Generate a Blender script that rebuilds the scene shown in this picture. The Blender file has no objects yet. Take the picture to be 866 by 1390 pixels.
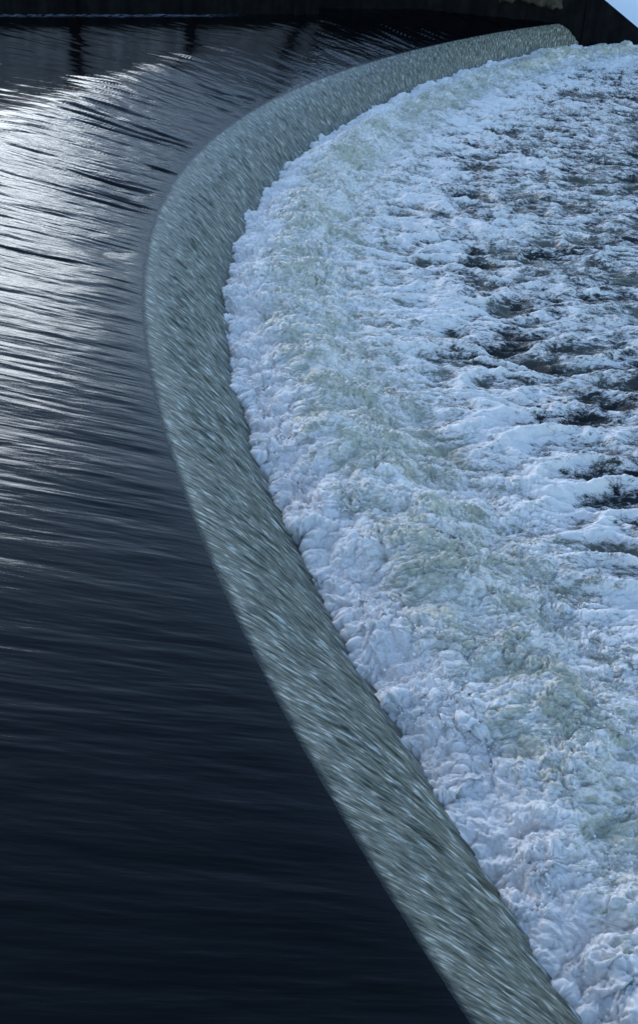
import bpy, math, random
import numpy as np

random.seed(7)
SC = bpy.context.scene
COL = SC.collection
F32 = np.float32

# ------------------------------------------------------------------ helpers
_rng = np.random.default_rng(11)
_ang = _rng.uniform(0, 2 * np.pi, 256)
GX = np.cos(_ang).astype(F32)
GY = np.sin(_ang).astype(F32)


def pn(x, y, seed=0):
    """2D gradient noise, about -1..1"""
    x = np.asarray(x, F32); y = np.asarray(y, F32)
    x0 = np.floor(x); y0 = np.floor(y)
    fx = x - x0; fy = y - y0
    xi = x0.astype(np.int32).astype(np.uint32); yi = y0.astype(np.int32).astype(np.uint32)
    u = fx * fx * fx * (fx * (fx * 6 - 15) + 10)
    v = fy * fy * fy * (fy * (fy * 6 - 15) + 10)

    def g(ax, ay, dx, dy):
        h = ax * np.uint32(374761393) + ay * np.uint32(668265263) + np.uint32((seed * 2246822519 + 97) & 0xffffffff)
        h ^= h >> np.uint32(13)
        h *= np.uint32(1274126177)
        h = (h >> np.uint32(16)) & np.uint32(255)
        return GX[h] * dx + GY[h] * dy
    o = np.uint32(1)
    a = g(xi, yi, fx, fy); b = g(xi + o, yi, fx - 1, fy)
    c = g(xi, yi + o, fx, fy - 1); d = g(xi + o, yi + o, fx - 1, fy - 1)
    a += u * (b - a); c += u * (d - c)
    return (a + v * (c - a)) * F32(1.5)


def fbm(x, y, n, seed=0, gain=0.5):
    r = 0; a = 1.0
    for i in range(n):
        r = r + a * pn(x * 2.03 ** i, y * 2.03 ** i, seed + i * 17)
        a *= gain
    return r


def domes(x, y, seed=0, jit=0.9):
    """rounded heaps: 1 at the middle of each cell, creased where cells meet"""
    x = np.asarray(x, F32); y = np.asarray(y, F32)
    xi = np.floor(x).astype(np.int32); yi = np.floor(y).astype(np.int32)
    best = np.full(x.shape, 9, F32)
    for dx in (-1, 0, 1):
        for dy in (-1, 0, 1):
            cx = xi + dx; cy = yi + dy
            h = cx.astype(np.uint32) * np.uint32(374761393) + cy.astype(np.uint32) * np.uint32(668265263) + np.uint32((seed * 2246822519 + 31) & 0xffffffff)
            h ^= h >> np.uint32(15); h *= np.uint32(2246822519); h ^= h >> np.uint32(13)
            px = cx + F32(0.5) + F32(jit) * ((h & np.uint32(255)).astype(F32) / 255 - F32(0.5))
            py = cy + F32(0.5) + F32(jit) * (((h >> np.uint32(8)) & np.uint32(255)).astype(F32) / 255 - F32(0.5))
            sz = F32(0.75) + F32(0.5) * ((h >> np.uint32(16)) & np.uint32(255)).astype(F32) / 255
            d = ((x - px) ** 2 + (y - py) ** 2) * sz
            np.minimum(best, d, out=best)
    return np.clip(1 - best, -0.4, 1)


def sstep(a, b, x):
    t = np.clip((x - a) / (b - a), 0, 1)
    return t * t * (3 - 2 * t)


def tag(o, label=None, cat=None, group=None, kind=None):
    if label: o['label'] = label
    if cat: o['category'] = cat
    if group: o['group'] = group
    if kind: o['kind'] = kind
    return o


def link(name, me, mat=None, parent=None):
    o = bpy.data.objects.new(name, me)
    COL.objects.link(o)
    if mat: me.materials.append(mat)
    if parent: o.parent = parent
    return o


def grid_mesh(name, X, Y, Z, attrs=None, vecs=None):
    n, m = X.shape
    me = bpy.data.meshes.new(name)
    me.vertices.add(n * m)
    co = np.empty((n * m, 3), F32)
    co[:, 0] = X.ravel(); co[:, 1] = Y.ravel(); co[:, 2] = Z.ravel()
    me.vertices.foreach_set('co', co.ravel())
    i = np.arange(n * m, dtype=np.int32).reshape(n, m)
    q = np.stack([i[:-1, :-1], i[1:, :-1], i[1:, 1:], i[:-1, 1:]], -1).reshape(-1, 4)
    k = len(q)
    me.loops.add(k * 4)
    me.loops.foreach_set('vertex_index', q.ravel())
    me.polygons.add(k)
    me.polygons.foreach_set('loop_start', np.arange(0, 4 * k, 4, dtype=np.int32))
    me.polygons.foreach_set('use_smooth', np.ones(k, bool))
    me.update(calc_edges=True)
    for nme, a in (attrs or {}).items():
        at = me.attributes.new(nme, 'FLOAT', 'POINT')
        at.data.foreach_set('value', np.ascontiguousarray(a, F32).ravel())
    for nme, v in (vecs or {}).items():
        at = me.attributes.new(nme, 'FLOAT_VECTOR', 'POINT')
        at.data.foreach_set('vector', np.ascontiguousarray(np.stack([w.ravel() for w in v], 1), F32).ravel())
    return me


def poly_mesh(name, verts, faces, smooth=False):
    me = bpy.data.meshes.new(name)
    me.from_pydata(verts, [], faces)
    me.update()
    if smooth:
        for p in me.polygons: p.use_smooth = True
    return me


class Mat:
    def __init__(self, name):
        self.m = bpy.data.materials.new(name)
        self.m.use_nodes = True
        self.t = self.m.node_tree
        self.b = self.t.nodes['Principled BSDF']

    def n(self, typ, **kw):
        nd = self.t.nodes.new(typ)
        for k, v in kw.items():
            if k in nd.inputs: nd.inputs[k].default_value = v
            else: setattr(nd, k, v)
        return nd

    def l(self, a, b):
        self.t.links.new(a, b)

    def math(self, op, a, b=None, c=None, clamp=False):
        nd = self.n('ShaderNodeMath', operation=op, use_clamp=clamp)
        for i, v in enumerate((a, b, c)):
            if v is None: continue
            if isinstance(v, (int, float)): nd.inputs[i].default_value = v
            else: self.l(v, nd.inputs[i])
        return nd.outputs[0]

    def attr(self, name):
        return self.n('ShaderNodeAttribute', attribute_name=name)

    def scale(self, vec, s):
        nd = self.n('ShaderNodeVectorMath', operation='MULTIPLY')
        self.l(vec, nd.inputs[0]); nd.inputs[1].default_value = s
        return nd.outputs[0]

    def noise(self, vec, scale, detail=4, rough=0.55, dist=0.0):
        nd = self.n('ShaderNodeTexNoise')
        nd.inputs['Scale'].default_value = scale
        nd.inputs['Detail'].default_value = detail
        nd.inputs['Roughness'].default_value = rough
        nd.inputs['Distortion'].default_value = dist
        if vec is not None: self.l(vec, nd.inputs['Vector'])
        return nd.outputs['Fac']

    def ramp(self, fac, stops):
        nd = self.n('ShaderNodeValToRGB')
        e = nd.color_ramp.elements
        while len(e) < len(stops): e.new(0.5)
        for el, (p, c) in zip(e, stops):
            el.position = p
            el.color = (*c, 1) if isinstance(c, tuple) else (c, c, c, 1)
        self.l(fac, nd.inputs[0])
        return nd.outputs[0]

    def mix(self, fac, a, b):
        nd = self.n('ShaderNodeMix', data_type='RGBA')
        for sock, v in ((nd.inputs[0], fac), (nd.inputs[6], a), (nd.inputs[7], b)):
            if isinstance(v, (int, float)): sock.default_value = v
            elif isinstance(v, tuple): sock.default_value = (*v, 1)
            else: self.l(v, sock)
        return nd.outputs[2]

    def bump(self, h, strength=1.0, dist=0.01, normal=None):
        nd = self.n('ShaderNodeBump')
        nd.inputs['Strength'].default_value = strength
        nd.inputs['Distance'].default_value = dist
        self.l(h, nd.inputs['Height'])
        if normal is not None: self.l(normal, nd.inputs['Normal'])
        return nd.outputs[0]

    def set(self, **kw):
        for k, v in kw.items():
            k = k.replace('_', ' ')
            s = self.b.inputs[k]
            if isinstance(v, (int, float)): s.default_value = v
            elif isinstance(v, tuple): s.default_value = (*v, 1)
            else: self.l(v, s)


# ------------------------------------------------------------------ camera
CAMH = 6.84
PITCH = math.radians(30.6)
FPX = 1400.0
cam = bpy.data.cameras.new('camera')
cam.sensor_fit = 'VERTICAL'
cam.sensor_height = 36
cam.lens = 36 * FPX / 1390
cam.shift_y = -45 / 1390
cam.clip_end = 2000
co = bpy.data.objects.new('camera', cam)
COL.objects.link(co)
co.location = (0, 0, CAMH)
co.rotation_euler = (math.pi / 2 - PITCH, 0, 0)
SC.camera = co

# ------------------------------------------------------------------ plan of the weir (measured crest and foot)
OX, OY = 41.28, 23.79
HF = 1.3
crest_px = [(570, 1290), (510, 1180), (450, 1080), (365, 930), (310, 830), (270, 720), (225, 600), (202, 490), (196, 400),
            (205, 320), (230, 250), (270, 200), (350, 145), (430, 110), (530, 75), (640, 50), (745, 33)]
foot_px = [(722, 1290), (655, 1170), (580, 1060), (490, 900), (430, 800), (390, 710), (335, 570), (318, 480), (320, 390),
           (345, 300), (390, 235), (450, 190), (560, 130), (690, 85), (770, 65)]


def plan(px, z, deg):
    px = np.array(px, float)
    x = (px[:, 0] - 433) / FPX; y = -(px[:, 1] - 650) / FPX
    c, s = math.cos(PITCH), math.sin(PITCH)
    d = np.stack([x, c + y * s, -s + y * c], 1)
    p = d[:, :2] * ((z - CAMH) / d[:, 2])[:, None] - [OX, OY]
    th = np.arctan2(p[:, 1], p[:, 0]) % (2 * np.pi); r = np.hypot(p[:, 0], p[:, 1])
    w = 1 / np.clip(np.hypot(p[:, 0] + OX, p[:, 1] + OY), 5, 40)
    k = np.polyfit(th - 2.9, r, deg, w=w)
    lo, hi = th.min(), th.max()

    def f(t):
        tc = np.clip(t, lo, hi)
        dk = np.polyder(k)
        return np.polyval(k, tc - 2.9) + np.clip(np.polyval(dk, tc - 2.9), -4, 4) * (t - tc) * np.exp(-np.abs(t - tc) * 8)
    return f


r_crest = plan(crest_px, 0.0, 6)
_r_foot = plan(foot_px, -HF, 6)


def r_foot(t):
    d = r_crest(t) - _r_foot(t)
    return r_crest(t) - (0.9 + 0.12 * np.logaddexp(0, (d - 0.9) / 0.12))      # the face keeps its width up to the far wall


TH_NEAR, TH_FAR, TH_POOL = math.radians(217), math.radians(129.5), math.radians(110)


def theta_samples(a, b, k):
    """angles from near to far, spaced in proportion to distance"""
    out = [a]; t = a
    while t > b:
        x = OX + 44 * math.cos(t); y = OY + 44 * math.sin(t)
        d = math.sqrt(x * x + y * y + CAMH ** 2)
        dens = k * d * (1 + 0.6 * min(1.0, d / 45))
        t -= dens / 44
        out.append(t)
    return np.array(out)


def steps(segs):
    """segs: list of (end, step) -> increasing samples from the first start"""
    x = segs[0][0]; out = [x]
    for (a, b, s0, s1) in segs:
        while x < b:
            f = (x - a) / (b - a)
            x += s0 + (s1 - s0) * f
            out.append(x)
    return np.array(out)


S_OF = lambda th: (TH_NEAR - th) * 44.0

# ------------------------------------------------------------------ materials
# --- foam pool
fm = Mat('foaming_water')
st = fm.attr('st').outputs['Vector']
foam = fm.attr('foam').outputs['Fac']
aer = fm.attr('aerated').outputs['Fac']
wisp = fm.noise(fm.scale(st, (1.6, 1.0, 1.0)), 4.5, 8, 0.66, 1.0)
wisp2 = fm.noise(fm.scale(st, (2.4, 1.0, 1.0)), 15.0, 6, 0.66, 0.9)
fil = fm.math('ABSOLUTE', fm.math('SUBTRACT', fm.noise(fm.scale(st, (2.0, 1.0, 1.0)), 7.0, 5, 0.6, 0.8), 0.5))
fil = fm.math('SUBTRACT', 0.10, fil)
k = fm.math('ADD', foam, fm.math('MULTIPLY', fm.math('SUBTRACT', wisp, 0.5), 1.7))
k = fm.math('ADD', k, fm.math('MULTIPLY', fm.math('SUBTRACT', wisp2, 0.5), 1.2))
k = fm.math('ADD', k, fm.math('MULTIPLY', fil, 1.6))
mask = fm.n('ShaderNodeMapRange', interpolation_type='SMOOTHSTEP')
mask.inputs['From Min'].default_value = 0.27
mask.inputs['From Max'].default_value = 0.86
fm.l(k, mask.inputs['Value'])
mask = mask.outputs[0]
wet = fm.mix(aer, (0.012, 0.016, 0.018), (0.56, 0.54, 0.43))
colr = fm.mix(mask, wet, (0.93, 0.865, 0.835))
rough = fm.math('ADD', fm.math('MULTIPLY', mask, 0.45), 0.13)
fine = fm.noise(st, 38.0, 6, 0.7, 0.5)
fm.set(Base_Color=colr, Roughness=rough, IOR=1.333)
fm.b.inputs['Subsurface Radius'].default_value = (1.0, 1.0, 1.0)
fm.b.inputs['Subsurface Scale'].default_value = 0.035
fm.l(fm.math('MULTIPLY', mask, 0.6), fm.b.inputs['Subsurface Weight'])
fm.set(Normal=fm.bump(fine, 0.85, 0.03))
FOAM = fm.m

# --- falling sheet
fl = Mat('falling_water')
st = fl.attr('st').outputs['Vector']
streak = fl.noise(fl.scale(st, (17.0, 3.6, 1.0)), 1.0, 3, 0.5, 0.4)
streak2 = fl.noise(fl.scale(st, (46.0, 9.0, 1.0)), 1.0, 3, 0.6, 0.4)
patch = fl.noise(fl.scale(st, (1.5, 0.9, 1.0)), 1.0, 4, 0.6)
sm = fl.math('ADD', fl.math('MULTIPLY', streak, 0.6), fl.math('MULTIPLY', streak2, 0.4))
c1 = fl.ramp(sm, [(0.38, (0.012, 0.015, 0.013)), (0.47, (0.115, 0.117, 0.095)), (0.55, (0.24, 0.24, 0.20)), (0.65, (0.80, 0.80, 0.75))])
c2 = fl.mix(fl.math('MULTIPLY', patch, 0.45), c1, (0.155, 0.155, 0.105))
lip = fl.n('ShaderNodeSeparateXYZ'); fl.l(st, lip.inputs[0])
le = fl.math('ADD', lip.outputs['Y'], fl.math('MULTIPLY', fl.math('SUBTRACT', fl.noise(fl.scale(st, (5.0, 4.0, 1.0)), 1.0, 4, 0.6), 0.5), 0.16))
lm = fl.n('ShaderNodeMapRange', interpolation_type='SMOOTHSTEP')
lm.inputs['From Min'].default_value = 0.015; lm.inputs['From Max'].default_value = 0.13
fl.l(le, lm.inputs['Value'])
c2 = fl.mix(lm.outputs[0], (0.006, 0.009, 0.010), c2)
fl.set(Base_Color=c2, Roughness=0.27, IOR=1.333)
fl.set(Normal=fl.bump(sm, 0.7, 0.025))
FALL = fl.m

# --- smooth dark river water
wt = Mat('river_water')
st = wt.attr('st').outputs['Vector']
scum = wt.attr('foam').outputs['Fac']
rip = wt.noise(wt.scale(st, (14.0, 1.6, 1.0)), 1.0, 5, 0.6, 0.3)
rip2 = wt.noise(wt.scale(st, (50.0, 9.0, 1.0)), 1.0, 3, 0.6, 0.3)
hh = wt.math('ADD', rip, wt.math('MULTIPLY', rip2, 0.25))
sc_n = wt.noise(wt.scale(st, (2.0, 6.0, 1.0)), 1.0, 5, 0.65)
scm = wt.math('MULTIPLY', scum, wt.math('GREATER_THAN', sc_n, 0.49))
wt.b.inputs['Specular IOR Level'].default_value = 0.25
wt.set(Base_Color=wt.mix(scm, (0.001, 0.0015, 0.0025), (0.20, 0.23, 0.29)), Roughness=wt.math('ADD', wt.math('MULTIPLY', scm, 0.5), 0.06), IOR=1.333)
wt.set(Normal=wt.bump(wt.math('MULTIPLY', hh, wt.attr('chop').outputs['Fac']), 0.45, 0.03))
WATER = wt.m


def stone(name, dark, light, scale=1.2, spec=0.25, rough=0.85, courses=True):
    s = Mat(name)
    tc = s.n('ShaderNodeTexCoord').outputs['Object']
    nz = s.noise(tc, scale, 6, 0.65)
    st2 = s.noise(s.scale(tc, (3.0, 3.0, 0.25)), 1.0, 4, 0.6)
    f = s.math('MULTIPLY', nz, st2)
    c = s.ramp(f, [(0.12, dark), (0.42, light)])
    s.set(Base_Color=c, Roughness=rough)
    s.b.inputs['Specular IOR Level'].default_value = spec
    h = s.noise(tc, 6.0, 6, 0.65)
    s.set(Normal=s.bump(h, 0.6, 0.05))
    return s.m


BLACK_STONE = stone('wet_black_stone', (0.004, 0.004, 0.005), (0.012, 0.012, 0.013), spec=0.03)
GREY_WALL = stone('weathered_grey_wall', (0.10, 0.10, 0.115), (0.36, 0.345, 0.37), spec=0.1)
BROWN_STONE = stone('brown_stained_stone', (0.015, 0.012, 0.009), (0.10, 0.085, 0.065), scale=3.0, spec=0.05)
DARK_PIPE = stone('dark_pier_stone', (0.004, 0.004, 0.005), (0.01, 0.01, 0.011), spec=0.03)
TOE = stone('wet_green_stone', (0.02, 0.025, 0.018), (0.09, 0.10, 0.07), spec=0.5, rough=0.4)
sn = Mat('snow')
tc = sn.n('ShaderNodeTexCoord').outputs['Object']
sn.set(Base_Color=(0.82, 0.84, 0.88), Roughness=0.75, Normal=sn.bump(sn.noise(tc, 3.0, 5, 0.6), 0.3, 0.05))
SNOW = sn.m
gr = Mat('river_bed')
tc = gr.n('ShaderNodeTexCoord').outputs['Object']
gr.set(Base_Color=gr.ramp(gr.noise(tc, 0.4, 6, 0.6), [(0.3, (0.03, 0.028, 0.022)), (0.7, (0.08, 0.075, 0.06))]), Roughness=0.9)
BED = gr.m

# ------------------------------------------------------------------ upstream water
UP = 0.66            # level of the pond above the crest


def pond_z(u, s):
    """flat pond, then an even slope down to the lip"""
    ub = 4.75 + 0.25 * pn(s * 0.15, s * 0 + 3.3, 5) + 0.10 * pn(s * 0.9, s * 0 + 8.3, 6)
    w = 0.35
    x = (u - ub) / w
    soft = w * np.where(x > 20, 0, np.log1p(np.exp(np.clip(-x, -30, 30))))      # smooth max(ub-u, 0)
    return UP - soft * UP / ub + 0.03 * (1 - np.exp(-u / 0.25))


th = theta_samples(TH_NEAR, math.radians(124), 1.15 / 1031)
u = steps([(0, 3, 0.012, 0.025), (3, 6.5, 0.025, 0.03), (6.5, 12, 0.03, 0.08), (12, 34, 0.08, 0.3)])
T, U = np.meshgrid(th, u, indexing='ij')
S = S_OF(T)
rc = r_crest(T)
fade = sstep(0.0, 0.5, U)
K = S - 0.38 * U                                  # the current runs aslant towards the near bank
ws = K + 0.25 * pn(K * 0.5, U * 0.12, 3) + 0.05 * pn(K * 3, U * 0.5, 4)
h = 0.030 * pn(ws * 1.1, U * 0.22, 21) + 0.028 * pn(ws * 2.6, U * 0.5, 22) + 0.018 * pn(ws * 6.0, U * 0.7, 23)
h += 0.011 * (0.4 + 0.6 * sstep(3.0, 0.5, U)) * pn(ws * 5.5, U * 2.2, 26)
h += 0.008 * pn(ws * 13, U * 1.8, 24) + 0.004 * pn(ws * 27, U * 4.5, 25)
gro = 1 - np.abs(pn(ws * 0.95, U * 0.05, 31))
gm = sstep(-0.25, 0.25, pn(K * 0.5, U * 0.22, 33))
h -= 0.10 * np.clip(gro, 0, 1) ** 12 * gm * sstep(19, 29, S)
calm = 1 - 0.6 * sstep(4.6, 6.5, U)
chop = (0.22 + 0.70 * sstep(12, 34, S)) * calm
h *= chop * (0.35 + 0.65 * fade)
Z = pond_z(U, S) + h
X = OX + (rc + U) * np.cos(T); Y = OY + (rc + U) * np.sin(T)
WALL_Y = 57.6
RIVER_Y = 55.3
scum = sstep(1.5, 0.3, RIVER_Y - Y) * sstep(-3.0, -7.0, X)
me = grid_mesh('upstream_water', X, Y, Z, {'foam': scum, 'chop': chop}, {'st': (K, U, S * 0)})
tag(link('upstream_water', me, WATER), 'dark smooth river water sliding towards the curved weir crest', kind='structure')

# ------------------------------------------------------------------ falling sheet
thf = theta_samples(TH_NEAR, TH_FAR, 0.85 / 1031)
q = np.concatenate([np.linspace(0, 1.12, 250)])
T, Q = np.meshgrid(thf, q, indexing='ij')
S = S_OF(T)
rc = r_crest(T); rf = r_foot(T)
D = rc - rf
Zs = -HF * (0.42 * Q + 0.58 * Q ** 2.2)
tt = Q * 1.95                                   # metres down the face
K = S + 0.75 * tt
wsf = K + 0.10 * pn(K * 1.2, tt * 0.8, 41)
grow = sstep(0.0, 0.45, Q)
b = 0.030 * pn(wsf * 4.0, tt * 1.0, 42) + 0.022 * pn(wsf * 9.0, tt * 2.4, 43) + 0.013 * pn(wsf * 20, tt * 5.5, 44)
b += 0.006 * pn(wsf * 42, tt * 8, 45)
b += 0.05 * pn(S * 0.8, tt * 0.4, 46) * grow
b *= (0.15 + 0.85 * grow)
slope = HF * (0.42 + 0.58 * 2.2 * Q ** 1.2) / 1.5
nl = np.sqrt(1 + slope ** 2)
R = rc - D * Q - b * slope / nl
Z = Zs + b / nl
me = grid_mesh('waterfall', OX + R * np.cos(T), OY + R * np.sin(T), Z, {}, {'st': (K, tt, S * 0)})
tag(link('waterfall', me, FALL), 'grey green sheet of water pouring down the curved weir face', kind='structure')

# ------------------------------------------------------------------ foaming pool
thp = theta_samples(TH_NEAR, TH_POOL, 0.85 / 1031)
t = steps([(-0.7, 3.0, 0.009, 0.011), (3.0, 9.0, 0.011, 0.03), (9, 30, 0.03, 0.35)])
T, t = np.meshgrid(thp, t, indexing='ij')
T = T.astype(F32); t = t.astype(F32)
S = S_OF(T).astype(F32)
K = S + 0.35 * t
a = K + 0.16 * pn(S * 0.9, t * 0.9, 51) + 0.05 * pn(S * 2.7, t * 2.7, 52)
c = t + 0.16 * pn(S * 0.9, t * 0.9, 53) + 0.05 * pn(S * 2.7, t * 2.7, 54)
front = -0.02 + 0.17 * fbm(S * 1.1, S * 0 + 7.7, 4, 55) + 0.10 * pn(S * 3.1, t * 2.5, 50) + 0.05 * pn(S * 8, t * 6, 49)
tf = t - front
boilA = 0.40 * (0.75 + 0.7 * pn(S * 0.35, t * 0.3, 56))
h = boilA * np.exp(-((tf - 1.35) / 0.85) ** 2)
near = 1 - sstep(1.6, 4.5, tf)                 # how violent
far = 1 - near
wavA = 0.5 + 0.5 * sstep(14, 5, t)
# chop of the run-out
rid = 1 - np.abs(pn(a * 1.05, c * 0.62, 57))
rid2 = 1 - np.abs(pn(a * 2.5, c * 1.5, 58))
h += far * wavA * (0.21 * (rid ** 2.2 - 0.4) + 0.095 * (rid2 ** 2 - 0.4) + 0.10 * pn(S * 0.3, t * 0.45, 59))
h += far * wavA * (0.036 * pn(a * 4.2, c * 2.6, 60) + 0.018 * pn(a * 9, c * 5.5, 61) + 0.008 * pn(a * 20, c * 12, 62))
# cauliflower lumps of the boil
d1 = domes(a * 2.1, c * 2.0, 63); d2 = domes(a * 4.6, c * 4.4, 64)
a2 = a + 0.06 * pn(S * 6, t * 6, 71); c2 = c + 0.06 * pn(S * 6, t * 6, 72)
d3 = domes(a2 * 10, c2 * 9.5, 65); d4 = domes(a2 * 21, c2 * 20, 66); d5 = domes(a2 * 44, c2 * 42, 67)
rag = 0.6 + 0.8 * sstep(-0.5, 0.6, pn(S * 1.3, t * 1.3, 69))
fr = 1 - sstep(0.5, 1.6, tf)                   # the white front against the fall
bil = 0.10 * d1 + (0.085 + 0.055 * fr) * d2 + rag * ((0.056 + 0.018 * fr) * d3 + (0.036 + 0.014 * fr) * d4 + 0.022 * d5) - 0.14
bil += rag * (0.030 * pn(a * 8, c * 8, 101) + 0.022 * pn(a * 17, c * 17, 102) + 0.020 * pn(a * 33, c * 33, 103))
bil = (0.30 + 0.70 * near) * bil
h += near * (0.15 * pn(S * 0.9, t * 0.9, 68) + 0.07 * pn(S * 2.1, t * 2.1, 70))
edge = sstep(-0.32, 0.10, tf)
h = h * (0.3 + 0.7 * edge) - 0.50 * (1 - edge) ** 1.5
# the lumps grow along the slope of the swell beneath them, so that they roll over
hs = np.gradient(h, axis=0) / np.gradient(S, axis=0)
ht = np.gradient(h, axis=1) / np.gradient(t, axis=1)
nn = np.sqrt(1 + hs ** 2 + ht ** 2)
lx = -hs / nn * bil * edge; ly = -ht / nn * bil * edge
h = h + bil / nn * (0.25 + 0.75 * edge)
strand = 1 - np.abs(pn(a * 2.1 + 0.35 * pn(S * 2.3, t * 1.4, 90), c * 0.95, 91)) * 1.6
strand2 = 1 - np.abs(pn(a * 5.0 + 0.4 * pn(S * 5, t * 3, 92), c * 2.2, 93)) * 1.6
net = np.maximum(strand, 0.9 * strand2)
cov = 0.80 - 0.40 * sstep(0.45, 1.2, tf) - 0.05 * sstep(2.2, 3.2, t) - 0.34 * sstep(3.2, 7.0, t) - 0.08 * np.exp(-((t - 2.9) / 0.5) ** 2)
crestf = far * 3.6 * np.clip(h + 0.02, -0.14, 0.13) + near * 0.5 * np.clip(bil, -0.15, 0.15)
foam = cov + (0.42 * (net - 0.55) + 0.20 * fbm(K * 0.55, t * 0.35, 3, 81) + 0.12 * pn(a * 2.4, c * 1.5, 84)) * sstep(0.6, 2.0, tf) + crestf
gp = sstep(-0.25, 0.55, pn(S * 0.8, t * 0.9, 85) + 0.5 * pn(S * 2.4, t * 2.2, 86))
foam -= 0.30 * gp * np.exp(-((tf - 1.7) / 1.0) ** 2)
foam += 0.16 * (1 - sstep(0.2, 0.9, tf)) + 0.22 * fr * pn(a * 3.1, c * 3.1, 111)
aer = 0.95 * (1 - sstep(1.8, 4.8, t)) + 0.08 + 0.25 * fbm(S * 0.6, t * 0.5, 2, 88) * far
aer *= sstep(-0.25, 0.1, tf)
foam *= sstep(-0.32, -0.05, tf)
rf = r_foot(T)
RR = rf - t - ly
TT = T - lx / 44 * 1.0
me = grid_mesh('foam', OX + RR * np.cos(TT), OY + RR * np.sin(TT), -HF + h, {'foam': foam, 'aerated': np.clip(aer, 0, 1)}, {'st': (K, t, h)})
tag(link('foaming_water', me, FOAM), 'white churning foam and dark water below the weir', kind='structure')

# ------------------------------------------------------------------ drops thrown up along the foot of the fall
FX = OX + RR * np.cos(TT); FY = OY + RR * np.sin(TT); FZ = -HF + h
rg = np.random.default_rng(5)
dist = np.sqrt(FX ** 2 + FY ** 2 + CAMH ** 2)
wgt = (np.exp(-((tf - 0.35) / 0.35) ** 2) + 0.5 * np.exp(-((tf - 1.5) / 0.7) ** 2)) * np.clip(bil + 0.05, 0, 1) * (dist < 40) * sstep(-0.1, 0.5, pn(S * 0.7, t * 0.7, 95))
wgt = (wgt * np.gradient(t, axis=1)).ravel(); cdf = np.cumsum(wgt); cdf /= cdf[-1]
pick = np.searchsorted(cdf, rg.random(7000))
ctr = np.stack([FX.ravel()[pick], FY.ravel()[pick], FZ.ravel()[pick]], 1)
ctr += np.stack([rg.normal(0, 0.03, len(pick)), rg.normal(0, 0.03, len(pick)), rg.exponential(0.06, len(pick))], 1)
rad = np.clip(rg.lognormal(-5.2, 0.5, len(pick)), 0.002, 0.016)
gold = (1 + 5 ** 0.5) / 2
ico = np.array([(-1, gold, 0), (1, gold, 0), (-1, -gold, 0), (1, -gold, 0), (0, -1, gold), (0, 1, gold), (0, -1, -gold), (0, 1, -gold),
                (gold, 0, -1), (gold, 0, 1), (-gold, 0, -1), (-gold, 0, 1)]) / 1.902
icf = np.array([(0, 11, 5), (0, 5, 1), (0, 1, 7), (0, 7, 10), (0, 10, 11), (1, 5, 9), (5, 11, 4), (11, 10, 2), (10, 7, 6), (7, 1, 8),
                (3, 9, 4), (3, 4, 2), (3, 2, 6), (3, 6, 8), (3, 8, 9), (4, 9, 5), (2, 4, 11), (6, 2, 10), (8, 6, 7), (9, 8, 1)])
V = (ctr[:, None, :] + ico[None] * (rad[:, None, None] * rg.uniform(0.7, 1.5, (len(pick), 1, 3)))).reshape(-1, 3)
Fq = (icf[None] + 12 * np.arange(len(pick))[:, None, None]).reshape(-1, 3)
me = poly_mesh('spray', V.tolist(), Fq.tolist(), True)
dm = Mat('water_drops')
dm.set(Base_Color=(0.80, 0.83, 0.87), Roughness=0.15, IOR=1.333)
tag(link('spray', me, dm.m), 'white drops of spray thrown up along the foot of the waterfall', kind='stuff')

# ------------------------------------------------------------------ weir body (stone under the sheet)
ths = np.linspace(TH_NEAR, math.radians(131.5), 220)
prof = [(0.6, -0.25), (0.02, -0.07), (-0.3, -0.25), (-0.75, -0.62), (-1.2, -1.10), (-1.42, -1.42), (-1.75, -1.46), (-1.8, -2.4), (0.6, -2.4), (0.6, -0.25)]
Tm, I = np.meshgrid(ths, np.arange(len(prof)), indexing='ij')
pr = np.array(prof)
dr = pr[I, 0] * (r_crest(Tm) - r_foot(Tm)) / 1.5
Rm = r_crest(Tm) + dr
me = grid_mesh('weir', OX + Rm * np.cos(Tm), OY + Rm * np.sin(Tm), pr[I, 1] - 0.03)
tag(link('weir', me, TOE), 'curved stone weir the river pours over, seen at its wet foot', 'weir')

# ------------------------------------------------------------------ far bank


def box(x0, x1, y0, y1, z0, z1):
    v = [(x, y, z) for z in (z0, z1) for y in (y0, y1) for x in (x0, x1)]
    f = [(0, 2, 3, 1), (4, 5, 7, 6), (0, 1, 5, 4), (2, 6, 7, 3), (0, 4, 6, 2), (1, 3, 7, 5)]
    return v, f


def boxes(name, lst, mat, parent=None):
    V = []; Fc = []
    for b_ in lst:
        v, f = box(*b_)
        n = len(V)
        V += v; Fc += [tuple(i + n for i in k) for k in f]
    return link(name, poly_mesh(name, V, Fc), mat, parent)


def rough_face(name, outline_fn, x0, x1, y, z0, z1, depth, amp, mat, parent, seed):
    """a wall with an uneven stone face turned to the river, closed at the back"""
    nx = int((x1 - x0) / 0.15) + 2; nz = int((z1 - z0) / 0.12) + 2
    xs, zs = np.meshgrid(np.linspace(x0, x1, nx), np.linspace(0, 1, nz), indexing='ij')
    top = outline_fn(xs)
    z = z0 + (top - z0) * zs
    yy = y + amp * fbm(xs * 1.3, z * 1.7, 4, seed) + amp * 0.5 * np.abs(pn(xs * 3, z * 4, seed + 9))
    X = np.concatenate([xs, xs[:, -1:], xs[:, -1:]], 1)
    Yb = np.concatenate([yy, yy[:, -1:] * 0 + y + depth, yy[:, -1:] * 0 + y + depth], 1)
    Zb = np.concatenate([z, z[:, -1:], z[:, -1:] * 0 + z0], 1)
    me = grid_mesh(name, X, Yb, Zb)
    return link(name, me, mat, parent)


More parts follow.
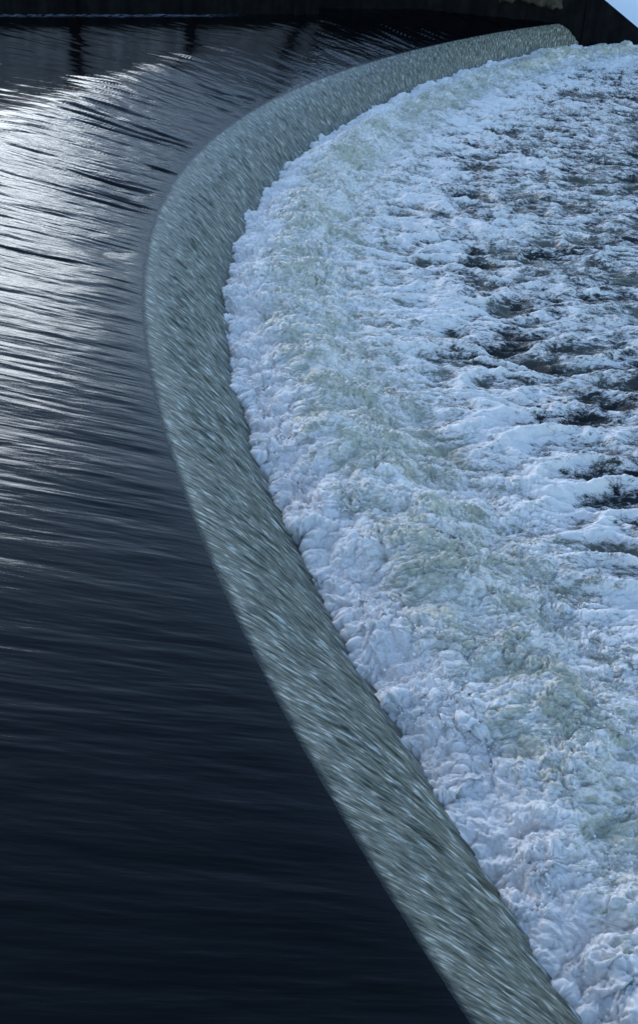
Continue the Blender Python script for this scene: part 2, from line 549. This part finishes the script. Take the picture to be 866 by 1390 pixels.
root = bpy.data.objects.new('river_wall', None); COL.objects.link(root)
root.location = (-14, RIVER_Y, 0)
tag(root, 'long dark river wall with black wet base along the far edge of the upstream water', 'wall')
rough_face('wall_base', lambda x: x * 0 + 1.5, -24, 14.0, 0, -1.0, 1.5, 1.4, 0.05, BLACK_STONE, root, 101)
boxes('upper_wall', [(-24, 14.0, 0.25, 1.3, 1.51, 6.6)], GREY_WALL, root)
boxes('coping', [(-24, 14.1, 0.05, 1.5, 6.61, 6.85)], GREY_WALL, root)
for xp in (-19.2, -13.5, -7.8, 1.9, 7.6, 13.0):
    boxes('pilaster', [(xp - 0.24, xp + 0.24, -0.24, 0.245, -0.9, 6.6)], DARK_PIPE, root)

ab = bpy.data.objects.new('abutment', None); COL.objects.link(ab)
ab.location = (12, WALL_Y, 0)
tag(ab, 'black stone abutment with a sloping shoulder where the weir meets the far bank', 'abutment')
rough_face('abutment_face', lambda x: x * 0 + 5.2, -12.1, 1.6, 0.05, -2.5, 5.2, 3.0, 0.05, BLACK_STONE, ab, 131)
wing = rough_face('wing_wall', lambda x: np.clip(1.05 - (x - 2.6) * 0.69, -1.9, 1.75), 1.61, 8.5, 0, -2.5, 1.2, 1.2, 0.04, BLACK_STONE, ab, 111)
# brown stained stones breaking out of the black face
nx, nz = 60, 34
xs, zs = np.meshgrid(np.linspace(-2.9, 0.5, nx), np.linspace(0, 1, nz), indexing='ij')
bot = 0.95 - 0.35 * sstep(-1.6, 0.0, xs) + 0.16 * fbm(xs * 1.9, xs * 0, 4, 141)
zz = bot + (2.4 - bot) * zs
yy = -0.13 + 0.10 * fbm(xs * 1.6, zz * 2.2, 5, 142) + 0.25 * (1 - sstep(0, 0.08, zs)) + 0.25 * (1 - sstep(-2.9, -2.6, xs)) + 0.25 * sstep(0.2, 0.5, xs)
st_o = link('stained_stones', grid_mesh('stained_stones', xs, yy, zz), BROWN_STONE, ab)
st_o['label'] = 'brown stained rough stones in the black face'

# snow bank behind the sloping shoulder
xs, ys = np.meshgrid(np.linspace(-70.0, 60, 260), np.linspace(WALL_Y + 3.1, WALL_Y + 40, 90), indexing='ij')
zz = -1.9 + 0.30 * (ys - WALL_Y) * (0.35 + 0.65 * sstep(8, 13, xs)) + 0.2 * fbm(xs * 0.25, ys * 0.25, 4, 121)
me = grid_mesh('snow_bank', xs, ys, zz)
tag(link('snow_bank', me, SNOW), 'smooth snow covered bank behind the dark sloping wall', kind='structure')

# river bed and far ground
me = poly_mesh('ground', [(-600, -600, -3.2), (600, -600, -3.2), (600, 600, -3.2), (-600, 600, -3.2)], [(0, 1, 2, 3)])
tag(link('ground', me, BED), kind='structure')

# ------------------------------------------------------------------ light
SUN_EL, SUN_AZ = math.radians(12), math.radians(-29)      # azimuth clockwise from +y
w = bpy.data.worlds.new('World'); SC.world = w
w.use_nodes = True
nt = w.node_tree
sky = nt.nodes.new('ShaderNodeTexSky')
sky.sky_type = 'NISHITA'
sky.sun_disc = False
sky.sun_elevation = SUN_EL
sky.sun_rotation = SUN_AZ
sky.air_density = 1.0
sky.dust_density = 0.4
sky.ozone_density = 2.2
bg = nt.nodes['Background']
bg.inputs['Strength'].default_value = 0.15
nt.links.new(sky.outputs[0], bg.inputs['Color'])
sl = bpy.data.lights.new('sun', 'SUN')
sl.energy = 0.85
sl.angle = math.radians(42)
sl.color = (0.88, 0.94, 1.0)
so = bpy.data.objects.new('sun', sl); COL.objects.link(so)
from mathutils import Vector
dv = Vector((math.sin(SUN_AZ) * math.cos(SUN_EL), math.cos(SUN_AZ) * math.cos(SUN_EL), math.sin(SUN_EL)))
so.rotation_euler = (-dv).to_track_quat('-Z', 'Y').to_euler()
so.location = (20, 20, 30)

vs = SC.view_settings
vs.view_transform = 'Standard'
vs.look = 'None'
vs.exposure = 1.42
vs.gamma = 1.0
